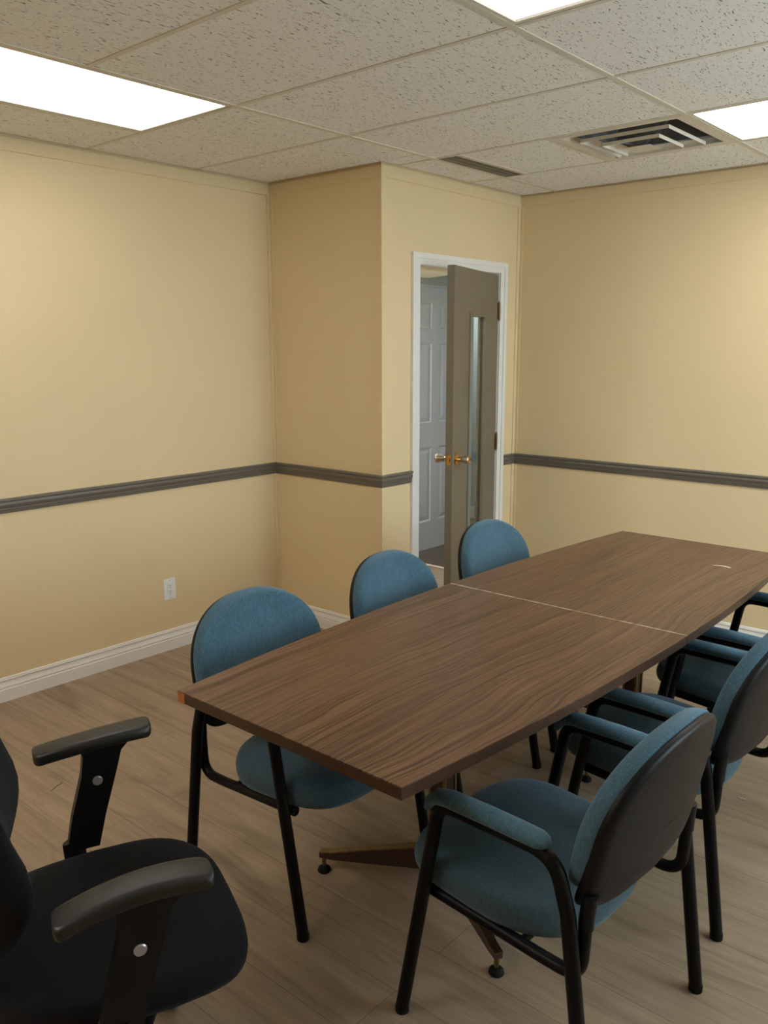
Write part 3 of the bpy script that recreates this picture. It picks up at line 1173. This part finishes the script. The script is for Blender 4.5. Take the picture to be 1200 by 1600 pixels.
def make_chair():
    t = empty('guest_armchair')
    # seat cushion
    ol = [(0.066 + (0.241 if c_ > 0 else 0.236) * math.copysign(abs(c_) ** (2 / (3.9 if c_ > 0 else 2.7)), c_), 0.256 * math.copysign(abs(s_) ** (2 / (3.9 if c_ > 0 else 2.7)), s_))
          for c_, s_ in ((math.cos(2 * PI * i / 64), math.sin(2 * PI * i / 64)) for i in range(64))]

    def seat_fn(x, y, h):
        z = 0.344 + h + 0.022 * (x / 0.245)
        f = max(0.0, x - 0.12)
        z -= 0.9 * f * f * (0.4 + 0.6 * min(1, h / 0.06))
        z -= 0.010 * (y / 0.24) ** 2 * (h > 0.05)
        return Vector((x * 1.0, y * (1.0 - 0.06 * (x < 0) * (-x / 0.245)), z))
    b = bmesh.new()
    pillow(b, ol, cushion_prof(0.082, 0.10, 0.012), seat_fn, (0.066, 0))
    seat = link('seat', b, M['fabric_seat_shaded'], t, True, 60)
    # back
    ob = back_outline(0.256, 0.836, 0.468, 0.620, 2.3, 6.0, 72)
    b = bmesh.new()
    pillow(b, ob, [(0.3, 0.0), (0.7, 0.0), (0.90, 0.0008), (0.965, 0.004), (0.992, 0.012), (1.0, 0.022), (0.995, 0.026), (0.95, 0.026), (0.3, 0.026)],
           lambda y, z, h: back_point(y, z, h if z > 0.60 else h * (1 + (0.60 - z) / 0.13 * 0.7)), (0, 0.645))
    link('back_shell', b, M['black_shell'], t, True, 60)
    op = back_outline(0.254, 0.844, 0.498, 0.630, 2.3, 4.0, 64)
    b = bmesh.new()
    pr = [(0.3, 0.020), (0.93, 0.020), (0.975, 0.022)]
    for k in range(0, 7):
        a = -PI / 2 + PI * k / 6
        pr.append((0.972 + 0.032 * math.cos(a), 0.046 + 0.024 * math.sin(a)))
    for s in (0.90, 0.8, 0.65, 0.5, 0.35, 0.2, 0.06):
        pr.append((s, 0.070 + 0.010 * (1 - s * s)))
    pillow(b, op, pr, back_point, (0, 0.655))
    link('backrest', b, M['fabric'], t, True, 60)
    # side frames: front leg, arm rail, rear leg bent from one tube on each side
    for s in (-1, 1):
        y = s * LYY
        full = fillet([(0.252, y, 0.012), (0.143, y, 0.600), (-0.155, y, 0.598), (-0.190, y, 0.480), (-0.252, y, 0.012)], [0, 0.055, 0.075, 0.12, 0], 9)
        i0 = next(i for i, p in enumerate(full) if p.x < 0.105)
        i1 = next(i for i, p in enumerate(full) if p.x < -0.115)
        fl = tube_obj('leg', full[:i0 + 1], TR, M['black_tube'], t)
        tube_obj('arm_rail', full[i0:i1 + 1], TR, M['black_tube'], t)
        rl = tube_obj('leg', full[i1:], TR, M['black_tube'], t)
        for lg, x in ((fl, 0.252), (rl, -0.252)):
            b = bmesh.new()
            lathe(b, [(0.0155, 0.0), (0.0173, 0.002), (0.0173, 0.018), (0.0166, 0.020)], 16, Matrix.Translation((x, y, 0)))
            link('foot', b, M['rubber'], lg, True)
        # arm pad drooping over the front bend
        b = bmesh.new()
        path = [(0.176, y, 0.575), (0.166, y, 0.598), (0.146, y, 0.614), (0.115, y, 0.6205), (0.06, y, 0.621), (0.0, y, 0.621), (-0.06, y, 0.620), (-0.116, y, 0.6185), (-0.132, y, 0.617), (-0.141, y, 0.616)]
        rr = [0.008, 0.0145, 0.0185, 0.020, 0.0205, 0.0205, 0.0205, 0.0195, 0.0150, 0.008]
        tube(b, path, rr, 18, 0.92, 1.32, upv=(0.5, 0, 1))
        link('arm_pad', b, M['fabric'], t, True, 60)
    # seat frame: two J tubes that rise to the back, joined by cross bars
    b = bmesh.new()
    for s in (-1, 1):
        y = s * 0.2435
        tube(b, fillet([(0.198, y, 0.350), (-0.100, y, 0.330), (-0.206, y, 0.326), (-0.214, y, 0.480)], [0, 0.10, 0.085, 0], 9), 0.0145)
    tube(b, [(0.150, -0.243, 0.346), (0.150, 0.243, 0.346)], 0.010, 10)
    tube(b, [(-0.060, -0.243, 0.333), (-0.060, 0.243, 0.333)], 0.010, 10)
    link('seat_frame', b, M['black_tube'], t, True, 50)
    for s in (-1, 1):
        b = bmesh.new()
        tube(b, [(-0.2135, s * 0.2435, 0.448), (-0.2145, s * 0.2435, 0.470), (-0.218, s * 0.240, 0.520)], 0.0165, 14)
        link('back_bracket', b, M['black_shell'], t, True, 50)
    return t


def dup(root):
    r = root.copy()
    COL.objects.link(r)
    for ch in list(root.children):
        c = ch.copy()
        COL.objects.link(c)
        c.parent = r
        for g in list(ch.children):
            d = g.copy()
            COL.objects.link(d)
            d.parent = c
    return r


GRP = 'blue armchairs around the conference table'
chairs = [
    (-0.906, 1.671, PI - 0.026, 'blue armchair nearest the camera on the right, its black back shell fully in view'),
    (-0.925, 2.448, PI - 0.017, 'second blue armchair on the right side, directly behind the nearest one'),
    (-0.945, 3.175, PI - 0.017, 'farthest blue armchair on the right side, mostly hidden, near the far wall'),
    (-1.788, 1.696, 0.0, 'blue armchair at the near left corner of the table, seat and legs visible below'),
    (-1.788, 2.393, math.radians(5), 'middle blue armchair on the left side of the table, beside the jog corner'),
    (-1.836, 3.122, math.radians(1.5), 'blue armchair on the left side of the table, in front of the grey door'),
]
proto = None
for x, y, rz, lab in chairs:
    c = make_chair() if proto is None else dup(proto)
    proto = proto or c
    c.location = (x, y, 0)
    c.rotation_euler = (0, 0, rz)
    tag(c, lab, 'chair', GRP)

# ------------------------------------------------------------------ black task chair, front left
HEAD = math.radians(67)
oc = empty('task_chair', (-1.44, 0.816, 0), HEAD)      # local +x is forward, +y to its left
tag(oc, 'black office swivel chair with padded arms at the bottom left', 'office chair')
b = bmesh.new()
ol = superellipse(0.254, 0.258, 3.5, 56, -0.012, 0)


def oseat(x, y, h):
    z = 0.405 + h
    f = max(0.0, x - 0.08)
    z -= 1.1 * f * f
    z -= 0.014 * (y / 0.258) ** 2 * (h > 0.05)
    return Vector((x, y * (1 - 0.10 * max(0, -x) / 0.255), z))


pillow(b, ol, cushion_prof(0.075, 0.11, 0.008), oseat, (-0.01, 0))
link('seat', b, M['black_fabric'], oc, True, 60)
b = bmesh.new()
ob = superellipse(0.235, 0.30, 2.7, 56, 0, 0.79)


def oback(y, z, h):
    zz = z - 0.49
    lum = 0.028 * math.exp(-((z - 0.68) / 0.11) ** 2)
    x = -0.300 + lum - max(0, z - 0.72) * 0.16 + 0.14 * (abs(y) / 0.235) ** 2 * 0.35 + h
    return Vector((x, y, z))


pillow(b, ob, cushion_prof(0.075, 0.16, 0.012), oback, (0, 0.79))
link('backrest', b, M['black_fabric'], oc, True, 60)
b = bmesh.new()
tube(b, fillet([(-0.02, 0, 0.385), (-0.30, 0, 0.385), (-0.315, 0, 0.62)], [0, 0.06, 0], 8), 0.022, 12, 1.0, 1.6)
link('back_support', b, M['black_plastic'], oc, True, 50)
for s in (-1, 1):
    y = s * 0.306
    ax, az = (0.014, 0.006) if s > 0 else (0.0, -0.003)
    # post: broad flat blade rising from under the seat
    b = bmesh.new()
    v = []
    rings = []
    for x, z, w, th in ((-0.045, 0.60 - 0.16, 0.036, 0.013), (-0.028, 0.52, 0.038, 0.014), (0.000, 0.62, 0.039, 0.015), (0.010, 0.672, 0.043, 0.016), (0.014, 0.690, 0.055, 0.018)):
        x, z = x + ax, z + az
        rings.append([b.verts.new((x - w, y - th, z)), b.verts.new((x + w, y - th, z)), b.verts.new((x + w, y + th, z)), b.verts.new((x - w, y + th, z))])
    for A, B in zip(rings, rings[1:]):
        for q in range(4):
            b.faces.new((A[q], A[(q + 1) % 4], B[(q + 1) % 4], B[q]))
    b.faces.new(rings[0][::-1])
    b.faces.new(rings[-1])
    bevel(b, 0.005, 2)
    post = link('arm_post', b, M['black_plastic'], oc, True, 35)
    b = bmesh.new()
    pth = fillet([(0.02, s * 0.16, 0.375), (-0.045, y, 0.372), (-0.052, y, 0.47)], [0, 0.04, 0], 6)
    tube(b, pth, 0.016, 12, 0.7, 1.8, upv=(0, 0, 1))
    link('arm_bracket', b, M['black_plastic'], post, True, 50)
    for side in (-1, 1):
        b = bmesh.new()
        R = Matrix.Translation((-0.004 + ax, y + side * 0.013, 0.606 + az)) @ Matrix.Rotation(-side * PI / 2, 4, 'X')
        lathe(b, [(0.0115, 0.0), (0.0115, 0.003), (0.0095, 0.005)], 22, R)
        cp = link('bolt_cap', b, M['cap'], post, True, 40)
        cp['label'] = 'round silver bolt cap'
    # arm pad: arched, slightly bowed paddle
    b = bmesh.new()
    rings = []
    us = [0.0, 0.004, 0.011, 0.022, 0.038] + [0.06 + 0.88 * i / 14 for i in range(15)] + [0.962, 0.978, 0.989, 0.996, 1.0]
    for u in us:
        x = -0.138 + 0.262 * u + ax
        arch = az + 0.729 - 0.030 * (1 - u) ** 2.2 - 0.006 * u ** 3
        end = min(u, 1 - u)
        rnd = 1.0 if end >= 0.06 else math.sqrt(max(0.0, 1 - (1 - end / 0.06) ** 2))
        wv = 0.040 * (0.86 + 0.14 * u) * (0.45 + 0.55 * rnd)
        yo = y + s * (-0.014 * math.sin(u * PI) + 0.006)
        th = 0.0155 * (0.62 + 0.38 * rnd)
        ring = []
        for k in range(20):
            a = 2 * PI * k / 20
            c_, s_ = math.cos(a), math.sin(a)
            ring.append(b.verts.new((x, yo + wv * math.copysign(abs(c_) ** 0.45, c_), arch - th + th * math.copysign(abs(s_) ** 0.55, s_))))
        rings.append(ring)
    for A, B in zip(rings, rings[1:]):
        for k in range(20):
            b.faces.new((A[k], A[(k + 1) % 20], B[(k + 1) % 20], B[k]))
    b.faces.new(rings[0][::-1])
    b.faces.new(rings[-1])
    link('arm_pad', b, M['arm_rubber'], oc, True, 50)
b = bmesh.new()
box(b, -0.12, 0.10, -0.17, 0.17, 0.365, 0.406)
bevel(b, 0.008, 2)
link('seat_plate', b, M['black_plastic'], oc, True, 35)
b = bmesh.new()
lathe(b, [(0.028, 0.09), (0.028, 0.24), (0.016, 0.245), (0.016, 0.37)], 20)
link('gas_column', b, M['black_plastic'], oc, True, 40)
for k in range(5):
    a = 2 * PI * k / 5 + 1.10
    ca, sa = math.cos(a), math.sin(a)
    b = bmesh.new()
    tube(b, [(ca * 0.01, sa * 0.01, 0.105), (ca * 0.15, sa * 0.15, 0.092), (ca * 0.275, sa * 0.275, 0.072)], [0.024, 0.020, 0.014], 12)
    lg = link('base_leg', b, M['black_plastic'], oc, True, 50)
    b = bmesh.new()
    for q in (-1, 1):
        R = Matrix.Translation((ca * 0.275 - sa * q * 0.014, sa * 0.275 + ca * q * 0.014, 0.026)) @ Matrix.Rotation(a, 4, 'Z') @ Matrix.Rotation(PI / 2, 4, 'X')
        lathe(b, [(0.020, -0.010), (0.026, -0.007), (0.026, 0.007), (0.020, 0.010)], 20, R)
    lathe(b, [(0.007, 0.026), (0.007, 0.075)], 10, Matrix.Translation((ca * 0.275, sa * 0.275, 0)))
    link('caster', b, M['rubber'], lg, True, 40)

# ------------------------------------------------------------------ scraps
b = bmesh.new()
pts = [(-0.030, 0.006), (-0.012, 0.010), (0.006, 0.006), (0.018, -0.004), (0.022, -0.014), (0.014, -0.016), (0.009, -0.008), (-0.002, -0.002), (-0.016, 0.002), (-0.030, 0.002)]
prism(b, pts, 0.0, 0.0007)
o = link('paper_scrap', b, M['scrap'], None, False)
o.location = (-1.143, 3.372, TH)
o.scale = (1.25, 1.45, 1)
o.rotation_euler = (0, 0, 0.45)
tag(o, 'small curved pale scrap lying on the far half of the table', 'scrap')
b = bmesh.new()
tube(b, [(0, 0, 0.001), (0.02, 0.012, 0.001), (0.035, 0.017, 0.001), (0.055, 0.022, 0.001)], 0.001, 6)
o = link('thread', b, M['thread'], None, True)
o.location = (-2.816, 1.366, 0)
o.rotation_euler = (0, 0, 1.6)
tag(o, 'short dark thread lying on the floor by the black chair', 'thread')
b = bmesh.new()
tube(b, [(0, 0, 0.002), (0.012, -0.004, 0.003), (0.024, 0.0, 0.002)], 0.002, 6)
o = link('paper_crumb', b, M['scrap'], None, True)
o.location = (-0.888, 2.969, 0)
tag(o, 'tiny pale crumb on the floor behind the second right chair', 'crumb')
